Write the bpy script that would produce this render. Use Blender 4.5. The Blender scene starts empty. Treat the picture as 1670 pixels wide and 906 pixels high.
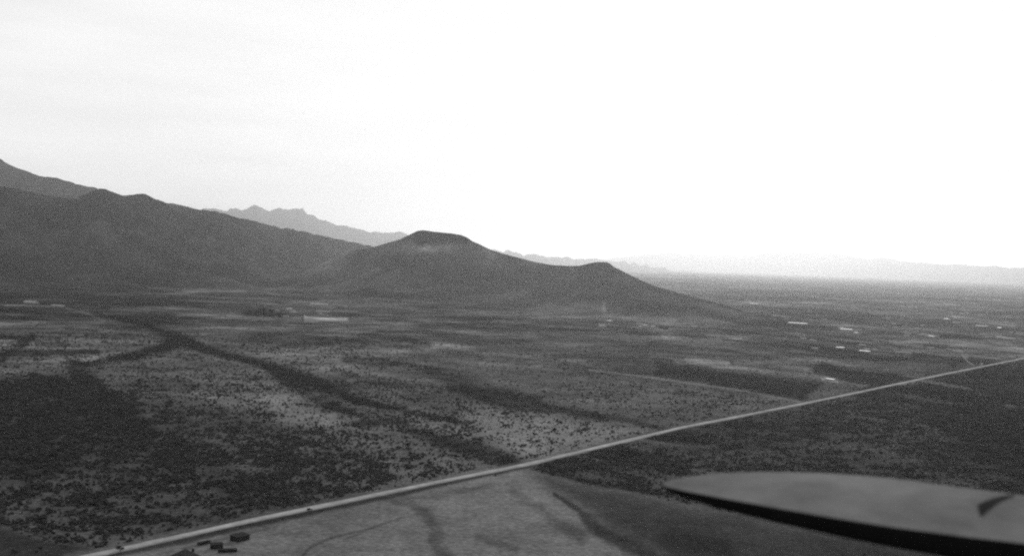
import bpy, bmesh, math, random
import numpy as np
from mathutils import Vector, Matrix

random.seed(7)
RNG = np.random.default_rng(11)
SC = bpy.context.scene
COL = SC.collection

# ------------------------------------------------------------------ camera
PW, PH, F = 1670.0, 906.0, 1875.0
CAM_H = 170.0
ROLL = math.radians(2.0)
PITCH = 28.0 / F
fwd = Vector((0, math.cos(PITCH), -math.sin(PITCH)))
up0 = Vector((0, math.sin(PITCH), math.cos(PITCH)))
rt0 = Vector((1, 0, 0))
rgt = rt0 * math.cos(ROLL) + up0 * math.sin(ROLL)
upv = up0 * math.cos(ROLL) - rt0 * math.sin(ROLL)
cam_data = bpy.data.cameras.new('camera')
cam = bpy.data.objects.new('camera', cam_data)
COL.objects.link(cam)
m3 = Matrix((rgt, upv, -fwd)).transposed()
cam.matrix_world = Matrix.Translation((0, 0, CAM_H)) @ m3.to_4x4()
cam_data.sensor_width = 36.0
cam_data.lens = 36.0 * F / PW
cam_data.clip_start = 0.5
cam_data.clip_end = 300000.0
cam_data.dof.use_dof = True
cam_data.dof.focus_distance = 2000.0
cam_data.dof.aperture_fstop = 0.9      # large-format lens wide open: the wing, a few metres off, is soft
SC.camera = cam

# ------------------------------------------------------------------ world and sun
SUN_AZ = math.radians(13.0)      # clockwise from +Y, beyond the picture
SUN_EL = math.radians(21.0)
world = bpy.data.worlds.new('World')
SC.world = world
world.use_nodes = True
nt = world.node_tree
nt.nodes.clear()
sky = nt.nodes.new('ShaderNodeTexSky')
sky.sky_type = 'NISHITA'
sky.sun_disc = False
sky.sun_elevation = SUN_EL
sky.sun_rotation = SUN_AZ
sky.altitude = 800
sky.dust_density = 3.0
bw = nt.nodes.new('ShaderNodeRGBToBW')
tc = nt.nodes.new('ShaderNodeTexCoord')
mp = nt.nodes.new('ShaderNodeMapping')
mp.inputs['Scale'].default_value = (2.0, 2.0, 14.0)
nz = nt.nodes.new('ShaderNodeTexNoise')
nz.inputs['Scale'].default_value = 2.2
nz.inputs['Detail'].default_value = 7
nz.inputs['Roughness'].default_value = 0.55
mr = nt.nodes.new('ShaderNodeMapRange')
mr.inputs[1].default_value = 0.3
mr.inputs[2].default_value = 0.7
mr.inputs[3].default_value = 0.94
mr.inputs[4].default_value = 1.05
mul = nt.nodes.new('ShaderNodeMath')
mul.operation = 'MULTIPLY'
bg = nt.nodes.new('ShaderNodeBackground')
bg.inputs['Strength'].default_value = 0.132
wo = nt.nodes.new('ShaderNodeOutputWorld')
L = nt.links.new
L(sky.outputs[0], bw.inputs[0])
L(tc.outputs['Generated'], mp.inputs[0]); L(mp.outputs[0], nz.inputs['Vector'])
L(nz.outputs['Fac'], mr.inputs[0])
# sky brightness capped, then scaled and raised by a constant to even it out
mn = nt.nodes.new('ShaderNodeMath'); mn.operation = 'MINIMUM'; mn.inputs[1].default_value = 7.8
sky_flatten = nt.nodes.new('ShaderNodeMath'); sky_flatten.operation = 'MULTIPLY_ADD'; sky_flatten.inputs[1].default_value = 0.35; sky_flatten.inputs[2].default_value = 4.55
L(bw.outputs[0], mn.inputs[0]); L(mn.outputs[0], sky_flatten.inputs[0])
L(sky_flatten.outputs[0], mul.inputs[0]); L(mr.outputs[0], mul.inputs[1])
L(mul.outputs[0], bg.inputs['Color'])
L(bg.outputs[0], wo.inputs[0])

sun_data = bpy.data.lights.new('sun', 'SUN')
sun_data.energy = 2.0
sun_data.angle = math.radians(0.5)
sun_data.color = (1, 1, 1)                 # black-and-white photograph
sun = bpy.data.objects.new('sun', sun_data)
COL.objects.link(sun)
sdir = Vector((math.sin(SUN_AZ) * math.cos(SUN_EL), math.cos(SUN_AZ) * math.cos(SUN_EL), math.sin(SUN_EL)))
sun.rotation_euler = sdir.to_track_quat('Z', 'Y').to_euler()
sun.location = (0, 0, 1000)

SC.view_settings.view_transform = 'Standard'
SC.view_settings.look = 'None'
SC.view_settings.exposure = 0.0
SC.view_settings.gamma = 1.0
SC.cycles.use_denoising = False
SC.cycles.denoiser = 'OPENIMAGEDENOISE'
SC.cycles.denoising_input_passes = 'RGB_ALBEDO_NORMAL'
SC.cycles.denoising_prefilter = 'ACCURATE'
SC.cycles.max_bounces = 6
SC.cycles.diffuse_bounces = 2
SC.cycles.volume_bounces = 1
SC.cycles.pixel_filter_type = 'BLACKMAN_HARRIS'
SC.cycles.filter_width = 2.2

# ------------------------------------------------------------------ helpers
def ray(px, py):
    return fwd + rgt * ((px - PW / 2) / F) - upv * ((py - PH / 2) / F)

def at(px, py, z=0.0):
    """point of the plane z seen at a spot of the photograph"""
    d = ray(px, py)
    t = (z - CAM_H) / d.z
    return Vector((d.x * t, d.y * t, z))

def project(X, Y, Z):
    vx, vy, vz = X, Y, Z - CAM_H
    f = vx * fwd.x + vy * fwd.y + vz * fwd.z
    r = vx * rgt.x + vy * rgt.y + vz * rgt.z
    u = vx * upv.x + vy * upv.y + vz * upv.z
    f = np.maximum(f, 1e-3)
    return PW / 2 + F * r / f, PH / 2 - F * u / f

def _hash(ix, iy, seed):
    h = (ix.astype(np.int64) * 374761393 + iy.astype(np.int64) * 668265263 + seed * 974634777) & 0xffffffff
    h = ((h ^ (h >> 13)) * 1274126177) & 0xffffffff
    return ((h ^ (h >> 16)) & 0xffffff) / float(0xffffff)

def vnoise(x, y, seed=0):
    ix = np.floor(x); iy = np.floor(y)
    fx = x - ix; fy = y - iy
    fx = fx * fx * (3 - 2 * fx); fy = fy * fy * (3 - 2 * fy)
    a = _hash(ix, iy, seed); b = _hash(ix + 1, iy, seed)
    c = _hash(ix, iy + 1, seed); d = _hash(ix + 1, iy + 1, seed)
    return (a * (1 - fx) + b * fx) * (1 - fy) + (c * (1 - fx) + d * fx) * fy

def fbm(x, y, octv=4, seed=0, gain=0.5):
    s = 0; a = 1.0; t = 0
    for k in range(octv):
        s = s + a * (vnoise(x, y, seed + k * 17) - 0.5); t += a
        a *= gain; x = x * 2.03 + 11.3; y = y * 2.03 + 5.7
    return s / t * 2

def ridged(x, y, octv=4, seed=0):
    s = 0; a = 1.0; t = 0
    for k in range(octv):
        s = s + a * (1 - np.abs(2 * vnoise(x, y, seed + k * 31) - 1)); t += a
        a *= 0.5; x = x * 2.1 + 3.1; y = y * 2.1 + 9.2
    return s / t

def tag(o, label=None, cat=None, group=None, kind=None):
    if label: o['label'] = label
    if cat: o['category'] = cat
    if group: o['group'] = group
    if kind: o['kind'] = kind
    return o

def empty(name, loc, rz=0.0):
    o = bpy.data.objects.new(name, None)
    o.empty_display_size = 1
    COL.objects.link(o)
    o.location = loc
    o.rotation_euler = (0, 0, rz)
    return o

def mesh_np(name, verts, faces, mat, parent=None, smooth=False):
    me = bpy.data.meshes.new(name)
    verts = np.asarray(verts, dtype=np.float32); faces = np.asarray(faces, dtype=np.int32)
    me.vertices.add(len(verts)); me.vertices.foreach_set('co', verts.ravel())
    k = faces.shape[1]
    me.loops.add(faces.size); me.loops.foreach_set('vertex_index', faces.ravel())
    me.polygons.add(len(faces))
    me.polygons.foreach_set('loop_start', np.arange(0, faces.size, k, dtype=np.int32))
    me.update(calc_edges=True)
    me.validate()
    if smooth:
        me.polygons.foreach_set('use_smooth', np.ones(len(me.polygons), dtype=bool))
    if mat: me.materials.append(mat)
    o = bpy.data.objects.new(name, me)
    COL.objects.link(o)
    if parent: o.parent = parent
    return o

class MB:
    """collects simple shapes for ONE mesh"""
    def __init__(s): s.v = []; s.f = []
    def add(s, vs, fs):
        n = len(s.v); s.v += [tuple(v) for v in vs]; s.f += [tuple(i + n for i in f) for f in fs]; return s
    def box(s, c, size, rz=0.0):
        cx, cy, cz = c; sx, sy, sz = (q / 2 for q in size)
        ca, sa = math.cos(rz), math.sin(rz)
        vs = []
        for z in (-sz, sz):
            for x, y in ((-sx, -sy), (sx, -sy), (sx, sy), (-sx, sy)):
                vs.append((cx + x * ca - y * sa, cy + x * sa + y * ca, cz + z))
        return s.add(vs, [(3, 2, 1, 0), (4, 5, 6, 7), (0, 1, 5, 4), (1, 2, 6, 5), (2, 3, 7, 6), (3, 0, 4, 7)])
    def prism(s, poly, y0, y1):
        n = len(poly)
        vs = [(x, y0, z) for x, z in poly] + [(x, y1, z) for x, z in poly]
        fs = [tuple(range(n)), tuple(reversed(range(n, 2 * n)))]
        for i in range(n):
            j = (i + 1) % n
            fs.append((i, i + n, j + n, j))
        return s.add(vs, fs)
    def cyl(s, a, b, r0, r1, n=8):
        a = Vector(a); b = Vector(b); d = (b - a).normalized()
        q = d.to_track_quat('Z', 'Y')
        vs = []
        for p, r in ((a, r0), (b, r1)):
            for i in range(n):
                t = 2 * math.pi * i / n
                vs.append(p + q @ Vector((r * math.cos(t), r * math.sin(t), 0)))
        fs = [tuple(reversed(range(n))), tuple(range(n, 2 * n))]
        for i in range(n):
            j = (i + 1) % n
            fs.append((i, j, j + n, i + n))
        return s.add(vs, fs)
    def build(s, name, mat, parent=None, bevel=0.0, smooth=False):
        me = bpy.data.meshes.new(name)
        me.from_pydata(s.v, [], s.f); me.update()
        bm = bmesh.new(); bm.from_mesh(me)
        bmesh.ops.recalc_face_normals(bm, faces=bm.faces)
        if bevel > 0:
            bmesh.ops.bevel(bm, geom=list(bm.edges), offset=bevel, segments=2, affect='EDGES', clamp_overlap=True)
        bm.to_mesh(me); bm.free()
        if smooth:
            for p in me.polygons: p.use_smooth = True
        me.materials.append(mat)
        o = bpy.data.objects.new(name, me)
        COL.objects.link(o)
        if parent: o.parent = parent
        return o

# ------------------------------------------------------------------ materials
def grey_mat(name, base, rough=0.9, var=0.25, scale=1.0, spec=0.2, metallic=0.0, bump=0.0, coords='Object'):
    m = bpy.data.materials.new(name); m.use_nodes = True
    t = m.node_tree; b = t.nodes['Principled BSDF']
    b.inputs['Roughness'].default_value = rough
    b.inputs['Specular IOR Level'].default_value = spec
    b.inputs['Metallic'].default_value = metallic
    c = t.nodes.new('ShaderNodeTexCoord')
    n = t.nodes.new('ShaderNodeTexNoise'); n.inputs['Scale'].default_value = scale; n.inputs['Detail'].default_value = 5
    r = t.nodes.new('ShaderNodeMapRange')
    r.inputs[1].default_value = 0.25; r.inputs[2].default_value = 0.75
    r.inputs[3].default_value = base * (1 - var); r.inputs[4].default_value = base * (1 + var)
    t.links.new(c.outputs[coords], n.inputs['Vector']); t.links.new(n.outputs['Fac'], r.inputs[0])
    t.links.new(r.outputs[0], b.inputs['Base Color'])
    if bump:
        bp = t.nodes.new('ShaderNodeBump'); bp.inputs['Strength'].default_value = 1; bp.inputs['Distance'].default_value = bump
        t.links.new(n.outputs['Fac'], bp.inputs['Height']); t.links.new(bp.outputs[0], b.inputs['Normal'])
    return m

def attr_mat(name, attr, scales, amounts, gainv=1.0, rough=0.95, mottle=()):
    """grey soil: tone attribute of the mesh times several sizes of mottling"""
    m = bpy.data.materials.new(name); m.use_nodes = True
    t = m.node_tree; b = t.nodes['Principled BSDF']
    b.inputs['Roughness'].default_value = rough
    b.inputs['Specular IOR Level'].default_value = 0.0
    a = t.nodes.new('ShaderNodeAttribute'); a.attribute_name = attr
    c = t.nodes.new('ShaderNodeTexCoord')
    cur = a.outputs['Fac']
    for s, k in zip(scales, amounts):
        n = t.nodes.new('ShaderNodeTexNoise'); n.inputs['Scale'].default_value = 1.0 / s
        n.inputs['Detail'].default_value = 3; n.inputs['Roughness'].default_value = 0.6
        r = t.nodes.new('ShaderNodeMapRange')
        r.inputs[1].default_value = 0.3; r.inputs[2].default_value = 0.7
        r.inputs[3].default_value = 1 - k; r.inputs[4].default_value = 1 + k
        if s in mottle:                       # broad blotches belong to the outer plain
            r.inputs[3].default_value = -k; r.inputs[4].default_value = k
            am = t.nodes.new('ShaderNodeAttribute'); am.attribute_name = 'mottle'
            ma = t.nodes.new('ShaderNodeMath'); ma.operation = 'MULTIPLY_ADD'; ma.inputs[2].default_value = 1.0
            t.links.new(r.outputs[0], ma.inputs[0]); t.links.new(am.outputs['Fac'], ma.inputs[1])
            r = ma
        mu = t.nodes.new('ShaderNodeMath'); mu.operation = 'MULTIPLY'
        t.links.new(c.outputs['Object'], n.inputs['Vector'])
        t.links.new(n.outputs['Fac'], (r if r.bl_idname == 'ShaderNodeMapRange' else r.inputs[0].links[0].from_node).inputs[0])
        t.links.new(cur, mu.inputs[0]); t.links.new(r.outputs[0], mu.inputs[1]); cur = mu.outputs[0]
    mu = t.nodes.new('ShaderNodeMath'); mu.operation = 'MULTIPLY'; mu.inputs[1].default_value = gainv
    t.links.new(cur, mu.inputs[0])
    t.links.new(mu.outputs[0], b.inputs['Base Color'])
    return m

M = {}
M['soil'] = attr_mat('desert_soil', 'tone', (3.5, 14.0, 60.0, 170.0, 480.0), (0.3, 0.2, 0.5, 0.55, 0.45), mottle=(60.0, 170.0, 480.0))
M['rock'] = attr_mat('hill_rock', 'tone', (14.0, 60.0, 260.0), (0.35, 0.35, 0.25))
M['leaf'] = grey_mat('shrub_leaf', 0.042, 1.0, 0.35, 0.8, spec=0.0)
_t = M['leaf'].node_tree
_oi = _t.nodes.new('ShaderNodeObjectInfo'); _mr = _t.nodes.new('ShaderNodeMapRange')
_mr.inputs[3].default_value = 0.45; _mr.inputs[4].default_value = 1.45
_mu = _t.nodes.new('ShaderNodeMath'); _mu.operation = 'MULTIPLY'
_src = _t.nodes['Principled BSDF'].inputs['Base Color'].links[0].from_socket
_t.links.new(_oi.outputs['Random'], _mr.inputs[0]); _t.links.new(_src, _mu.inputs[0]); _t.links.new(_mr.outputs[0], _mu.inputs[1])
_t.links.new(_mu.outputs[0], _t.nodes['Principled BSDF'].inputs['Base Color'])
M['bark'] = grey_mat('bark', 0.07, 0.9, 0.3, 3)
M['road'] = attr_mat('road_dust', 'tone', (1.5, 8.0, 40.0), (0.12, 0.2, 0.2))
M['dark_roof'] = grey_mat('tarred_roof', 0.012, 0.95, 0.4, 0.9, spec=0.05)
M['dark_wall'] = grey_mat('weathered_board', 0.02, 0.9, 0.4, 1.5, spec=0.05)
M['post'] = grey_mat('old_timber', 0.03, 0.9, 0.3, 2)
M['white_wall'] = grey_mat('whitewash', 0.3, 0.85, 0.12, 0.4)
M['pale_roof'] = grey_mat('pale_sheet_roof', 0.3, 0.6, 0.15, 0.2)
M['adobe'] = grey_mat('adobe', 0.2, 0.9, 0.2, 0.4)
M['car'] = grey_mat('black_car_paint', 0.012, 0.3, 0.1, 2, spec=0.5)
M['tyre'] = grey_mat('tyre_rubber', 0.01, 0.8, 0.1, 5)
M['glass'] = grey_mat('car_glass', 0.02, 0.1, 0.0, 1, spec=0.6)
M['wing'] = grey_mat('doped_wing_fabric', 0.155, 1.0, 0.5, 0.75, spec=0.0)
M['wing_walk'] = grey_mat('worn_walkway_paint', 0.155, 1.0, 0.25, 1.5, spec=0.0)
M['wing_dark'] = grey_mat('wing_shade_and_mark', 0.008, 0.9, 0.2, 3, spec=0.02)  # near-black; on the leading edge this colour stands for shade

for _n in M['wing'].node_tree.nodes:
    if _n.bl_idname == 'ShaderNodeTexNoise': _n.inputs['Detail'].default_value = 12; _n.inputs['Roughness'].default_value = 0.72

# ------------------------------------------------------------------ survey of the plain: soil tones and scrub cover
def lin(v):
    v = np.asarray(v, dtype=float) / 255.0
    return np.where(v <= 0.04045, v / 12.92, ((v + 0.055) / 1.055) ** 2.4)

GAIN = 1.18     # soil reflectance for a given grey of the print

def seg_dist(U, V, pts, hw):
    """distance to a polyline over its half-width (1 = at its edge)"""
    best = np.full(U.shape, 1e9)
    for (x0, y0), (x1, y1), h0, h1 in zip(pts[:-1], pts[1:], hw[:-1], hw[1:]):
        dx, dy = x1 - x0, y1 - y0
        t = np.clip(((U - x0) * dx + (V - y0) * dy) / (dx * dx + dy * dy), 0, 1)
        d = np.hypot(U - x0 - t * dx, V - y0 - t * dy) / (h0 + (h1 - h0) * t)
        best = np.minimum(best, d)
    return best

def poly_sd(U, V, pts):
    inside = np.zeros(U.shape, bool); best = np.full(U.shape, 1e9)
    n = len(pts)
    for i in range(n):
        x0, y0 = pts[i]; x1, y1 = pts[(i + 1) % n]
        dx, dy = x1 - x0, y1 - y0
        t = np.clip(((U - x0) * dx + (V - y0) * dy) / (dx * dx + dy * dy), 0, 1)
        best = np.minimum(best, np.hypot(U - x0 - t * dx, V - y0 - t * dy))
        if y0 != y1:
            c = ((y0 > V) != (y1 > V)) & (U < (x1 - x0) * (V - y0) / (y1 - y0) + x0)
            inside ^= c
    return np.where(inside, -best, best)

# ('p', outline, feather, tone, shrubs per 100 m2, strength) / ('s', line, half-widths, tone, shrubs, strength)
COVER = [
 ('p', [(-300,560),(300,560),(700,640),(900,690),(760,780),(400,860),(-300,860)], 30, 84, 3, 1),
 ('p', [(-300,425),(330,440),(700,470),(1000,490),(1000,515),(300,515),(-300,520)], 10, 62, 1, 1),
 ('p', [(-300,440),(280,450),(310,500),(250,522),(-300,522)], 8, 50, 1, .9),
 ('p', [(500,500),(900,492),(1100,505),(1080,530),(760,540),(520,520)], 8, 62, 1, .9),
 ('p', [(1100,470),(1670,480),(1900,520),(1900,640),(1450,610),(1100,560)], 14, 66, 1, .8),
 ('p', [(-300,522),(60,524),(280,530),(340,565),(430,602),(520,652),(575,695),(470,692),(330,652),(200,612),(100,592),(-300,605)], 12, 90, 2.6, .95),
 ('p', [(420,640),(480,652),(560,686),(540,698),(450,680)], 12, 108, 1.2, .9),
 ('p', [(200,640),(330,655),(470,695),(560,720),(500,722),(330,700),(240,670)], 14, 68, 3.5, .9),
 ('p', [(300,520),(520,535),(620,580),(560,610),(420,580),(330,550)], 10, 90, 2.5, .9),
 ('p', [(560,600),(700,620),(760,660),(640,660),(560,630)], 10, 88, 2.5, .8),
 ('p', [(-300,660),(-100,630),(60,612),(150,622),(230,655),(330,690),(430,702),(520,722),(600,745),(665,778),(600,802),(500,832),(300,876),(170,892),(80,880),(0,858),(-300,840)], 8, 72, 6.0, 1),
 ('p', [(-100,640),(90,620),(190,655),(250,700),(220,740),(90,770),(-100,760)], 26, 50, 8.5, .8),
 ('s', [(60,622),(140,640),(200,672),(245,705)], [10,16,16,10], 32, 10, .75),
 ('s', [(40,745),(60,700)], [30,24], 34, 10, .8),
 ('s', [(250,730),(300,750),(380,790)], [16,20,24], 50, 9, .7),
 ('s', [(110,770),(150,750)], [22,20], 72, 7, .7),
 ('s', [(400,745),(470,755),(520,770)], [18,18,14], 72, 8, .7),
 ('s', [(180,830),(240,810),(300,830)], [20,24,16], 70, 8, .7),
 ('p', [(-300,850),(0,858),(80,882),(160,893),(120,915),(-300,1000)], 6, 50, .4, 1),
 # middle distance
 ('p', [(760,676),(900,676),(1060,700),(1000,727),(880,752),(840,742),(780,704)], 12, 102, 1.8, .95),
 ('p', [(950,612),(1050,622),(1300,656),(1110,697),(900,655)], 10, 86, 2.4, .9),
 ('p', [(900,590),(1080,588),(1090,612),(960,608)], 9, 58, 2, .8),
 ('p', [(1075,590),(1160,602),(1340,625),(1308,651),(1200,633),(1070,612)], 5, 46, 4, .95),
 ('p', [(1340,592),(1400,597),(1500,616),(1445,629),(1380,622),(1310,606)], 3, 40, 1.2, 1),
 ('s', [(640,692),(760,702)], [9,8], 90, 2, .8),
 ('s', [(680,728),(745,772)], [6,4], 88, 1.5, .8),
 ('s', [(530,532),(660,534),(800,545)], [7,6,5], 88, 1, .8),
 ('s', [(660,557),(715,562),(770,567)], [4,6,3], 108, 1, .9),
 ('s', [(760,570),(900,583),(960,590)], [6,7,4], 88, 1.5, .7),
 ('s', [(900,548),(960,549),(1060,555),(1140,570)], [2.5,3,4,4], 98, 1, .8),
 ('s', [(985,512),(1060,522),(1100,524)], [4,4,3], 92, .6, .8),
 ('s', [(1010,497),(1040,501),(1080,507)], [1.2,1.6,1.2], 90, .3, .7),
 # washes lined with trees
 ('s', [(150,508),(200,520),(240,530),(285,550),(330,571),(380,581),(430,595),(480,612),(530,632),(580,652),(640,665),(700,678),(745,686)],
       [2,4,5,10,5.5,5,6,10,10,6,3,3,4], 36, 6, 1),
 ('s', [(200,522),(290,527)], [4,2], 42, 5, .8),
 ('s', [(440,603),(490,635),(540,660),(572,674)], [6,9,8,5], 44, 6, .9),
 ('s', [(285,555),(260,570),(210,582),(160,591),(110,599)], [8,8,6,5,4], 38, 7, 1),
 ('s', [(120,598),(140,620),(170,650)], [12,14,10], 32, 9, .9),
 ('s', [(0,585),(20,570),(52,548)], [6,7,4], 38, 7, .9),
 ('s', [(-40,547),(50,551)], [3,3], 42, 5, .9),
 ('s', [(0,577),(100,575),(165,574)], [4,4,3], 46, 5, .8),
 ('s', [(60,560),(110,562)], [4,3], 52, 5, .7),
 ('s', [(330,600),(250,604),(210,598)], [2,2,2], 55, 3, .6),
 ('s', [(520,556),(620,550),(700,560)], [7,9,5], 52, 4, .85),
 ('s', [(560,585),(650,592),(720,610),(800,640),(880,652)], [6,7,8,11,6], 48, 4.5, .9),
 ('s', [(740,632),(830,660),(900,666),(1000,682),(1090,701)], [5,8,6,4,3], 50, 4.5, .9),
 ('s', [(575,690),(650,688),(720,718),(800,744),(852,758)], [4,8,10,12,5], 46, 5, .9),
 ('s', [(540,600),(600,622),(680,632)], [3,4,5], 60, 4, .7),
 # far left bands
 ('s', [(150,470),(230,473),(292,471)], [3,7,3], 36, 1, 1),
 ('s', [(-40,455),(70,455)], [7,4], 38, 1, .9),
 ('s', [(-40,482),(100,481),(220,490),(330,497)], [10,9,7,4], 42, 1, .9),
 ('s', [(310,478),(400,479),(520,488)], [2,2.5,1.5], 44, 1, .8),
 ('s', [(640,514),(745,519),(800,524)], [4,8,4], 48, 1.5, .9),
 ('s', [(780,495),(870,494),(940,500)], [3,5,3], 48, 1, .8),
 ('s', [(990,510),(1080,516),(1200,524)], [2,2.5,2], 44, 1, .8),
 ('s', [(-40,449),(40,449),(95,452)], [2,2,1.5], 78, .5, .9),
 ('s', [(60,425),(200,428),(330,440),(440,446)], [2,3,2,3], 84, .5, .6),
 ('s', [(330,474),(400,475)], [1.6,1.5], 86, .5, .9),
 ('s', [(255,481),(300,478),(330,471)], [1.5,2,3], 76, .5, .9),
 ('s', [(110,503),(140,510),(170,523)], [1.2,1.5,1.8], 88, .2, .9),
 ('s', [(-40,526),(80,524),(170,525)], [1.5,2,1.8], 92, .5, .9),
 ('s', [(180,502),(300,503),(400,516)], [3,4,4], 78, 1, .8),
 ('s', [(290,516),(330,519),(365,520)], [4,5,3], 96, .5, .9),
 ('s', [(420,436),(500,440),(560,446),(640,457)], [1,1.6,2.4,1.6], 104, .2, .9),
 ('p', [(492,512),(500,516),(565,518),(566,523),(493,525)], 1.4, 126, 0, .95),
 ('s', [(520,508),(538,511)], [3,3], 108, .2, .9),
 ('s', [(375,513),(400,517),(425,519)], [5,6,3], 94, .5, .8),
 ('s', [(452,516),(484,520)], [2.2,2.6], 104, .1, .9),
 ('s', [(425,519),(446,520)], [1.6,1.2], 92, .1, .8),
 ('s', [(462,506),(482,507)], [1.2,1], 96, .1, .8),
 ('s', [(445,524),(480,529)], [1.8,1.8], 96, .2, .9),
 ('s', [(400,510),(470,512)], [3,5], 36, 4, .9),
 ('s', [(505,497),(545,500)], [2,2], 96, 0, .8),
 # far right streaks
 ('p', [(1100,587),(1132,581),(1250,597),(1285,608),(1200,603),(1110,593)], 1.6, 108, .6, 1),
 ('s', [(1250,603),(1330,616),(1410,630)], [4,4,3], 90, 1, .9),
 ('s', [(1340,618),(1366,622)], [1.5,1.5], 130, 0, .9),
 ('s', [(1200,551),(1290,570),(1380,596),(1490,614)], [3,5,5,3], 86, 1, .9),
 ('s', [(1180,553),(1290,565),(1400,583),(1480,586)], [2,2.5,3,2], 40, 1, .9),
 ('s', [(1060,560),(1180,572),(1260,586)], [3,3,2], 50, 1.5, .8),
 ('s', [(1150,537),(1300,545),(1480,556)], [2.5,3,2], 84, .6, .7),
 ('s', [(1380,538),(1520,545)], [1.5,2], 88, .5, .7),
 ('s', [(1480,556),(1600,562),(1670,568)], [2,3,3], 88, .5, .8),
 ('s', [(1490,578),(1600,590),(1670,600)], [3,3,4], 38, 1.5, .8),
 ('s', [(1180,540),(1330,552),(1430,563)], [1.5,2,1.5], 46, 1, .8),
 ('s', [(1480,525),(1560,528)], [3,4], 56, 1, .7),
 ('s', [(961,603),(1052,614),(1200,635),(1310,656)], [1,1.4,1.6,1.6], 104, 0, .9),
 ('s', [(1215,642),(1290,655)], [8,3], 90, 1, .7),
 # right of the road
 ('p', [(868,765),(1000,722),(1110,700),(1300,663),(1450,632),(1700,578),(1950,600),(1950,1000),(1670,912),(1340,860),(1120,817),(1060,804),(960,786)], 3, 66, 5.2, 1),
 ('p', [(1340,650),(1450,634),(1720,576),(1950,600),(1950,700),(1670,690),(1500,660)], 6, 44, 5, .9),
 ('p', [(1520,650),(1750,640),(1950,700),(1950,900),(1670,810),(1560,740)], 60, 40, 7, .85),
 ('s', [(972,734),(1024,741),(1065,750),(1115,768)], [8,11,11,7], 28, 11, .95),
 ('s', [(1055,712),(1110,711),(1152,722)], [5,8,5], 28, 11, .95),
 ('s', [(1040,719),(1155,729)], [2.5,3], 78, 3, .9),
 ('s', [(1020,727),(1080,744),(1125,756)], [4,7,5], 74, 7, .9),
 ('s', [(930,745),(980,765),(1050,785)], [6,8,9], 62, 8, .7),
 ('s', [(1180,690),(1260,700),(1350,712)], [5,6,5], 48, 10, .6),
 ('s', [(1230,676),(1300,665),(1390,650)], [4,5,4], 72, 2, .9),
 ('s', [(1440,640),(1500,648),(1570,660)], [3,4,2], 62, 3, .8),
 ('s', [(1505,621),(1580,634)], [3,2], 78, 1, .9),
 ('s', [(1400,634),(1440,630),(1580,652),(1650,670)], [2,5,6,3], 34, 4, .8),
 ('s', [(1560,664),(1620,690),(1690,702)], [6,6,5], 30, 8, .8),
 ('s', [(1640,660),(1690,668)], [2,2], 70, 1, .8),
 ('s', [(870,766),(960,786),(1060,804),(1120,817)], [3,4,5,4], 36, 6, .9),
 # cleared field below the road
 ('p', [(560,824),(700,795),(862,764),(960,788),(1060,807),(1120,820),(1340,864),(1670,916),(1950,1010),(1950,1400),(100,1400),(130,915),(260,888)], 3, 92, .02, 1),
 ('p', [(868,770),(960,790),(1120,822),(1670,918),(1950,1020),(1950,1400),(1180,990),(1060,900),(980,850),(910,800)], 26, 50, .1, .95),
 ('s', [(640,815),(668,817),(690,838),(712,866),(703,882),(734,912)], [4,7,9,13,9,10], 66, .8, .85),
 ('s', [(600,812),(700,812),(800,792)], [3,6,4], 68, .6, .8),
 ('s', [(904,804),(948,834),(977,866),(1036,892),(1080,920)], [3,5,10,13,12], 42, 1.5, .85),
 ('s', [(835,800),(890,840),(950,875)], [5,11,12], 62, .8, .75),
 ('s', [(1090,876),(1180,894)], [16,18], 40, 1, .8),
 ('s', [(780,875),(840,895)], [6,6], 68, .6, .7),
 ('s', [(740,845),(860,815),(880,860),(940,906)], [10,14,14,12], 94, .3, .45),
 ('s', [(488,912),(505,893),(535,878),(600,862),(660,842)], [1.6,1.6,1.6,1.2,1], 64, 0, .8),
 ('s', [(560,880),(640,848)], [1.2,1], 68, 0, .7),
 ('s', [(240,884),(300,876),(420,853),(440,860),(300,893)], [2,3,3,2,3], 66, .3, .6),
]
# the grader's ditch along the near side of the road
COVER += [('s', [(130,916),(300,880.5),(420,853),(560,824),(700,794),(862,761),(1000,729)], [4,4.5,4,3.4,3,2.2,1.4], 46, .6, .85),
          ('s', [(110,906),(300,865),(420,839),(560,811),(700,782),(862,752),(1110,694)], [4,4,3.5,3,2.2,1.6,1], 78, .5, .8)]

# strips of ploughed and fallow land on the outer plain
_r = random.Random(5)
for _k in range(70):
    _x = _r.uniform(1090, 1700); _y = _r.uniform(500, 600) if _k % 3 else _r.uniform(485, 560)
    if _y > 583.5 + (1670 - _x) * .21 - 6: continue
    _w = _r.uniform(12, 70); _h = _r.uniform(.7, 1.1 + (_y - 480) / 45)
    _t = _r.choice([38, 42, 46, 84, 92, 100])
    COVER.append(('s', [(_x - _w, _y - _w * .11), (_x + _w, _y + _w * .11)], [_h, _h * _r.uniform(.5, 1)], _t, .6, _r.uniform(.7, 1)))
for _k in range(80):
    _x = _r.uniform(-60, 1100); _y = _r.uniform(432, 545) + max(0, _x - 600) * .03
    _w = _r.uniform(20, 110); _h = _r.uniform(.7, 1.0 + max(0, _y - 450) / 38)
    _t = _r.choice([38, 42, 48, 74, 84]) + (8 if _x > 600 else 0)
    COVER.append(('s', [(_x - _w, _y - _w * .05), (_x + _w, _y + _w * .06)], [_h, _h * _r.uniform(.5, 1)], _t, .8, _r.uniform(.5, .95)))

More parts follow.
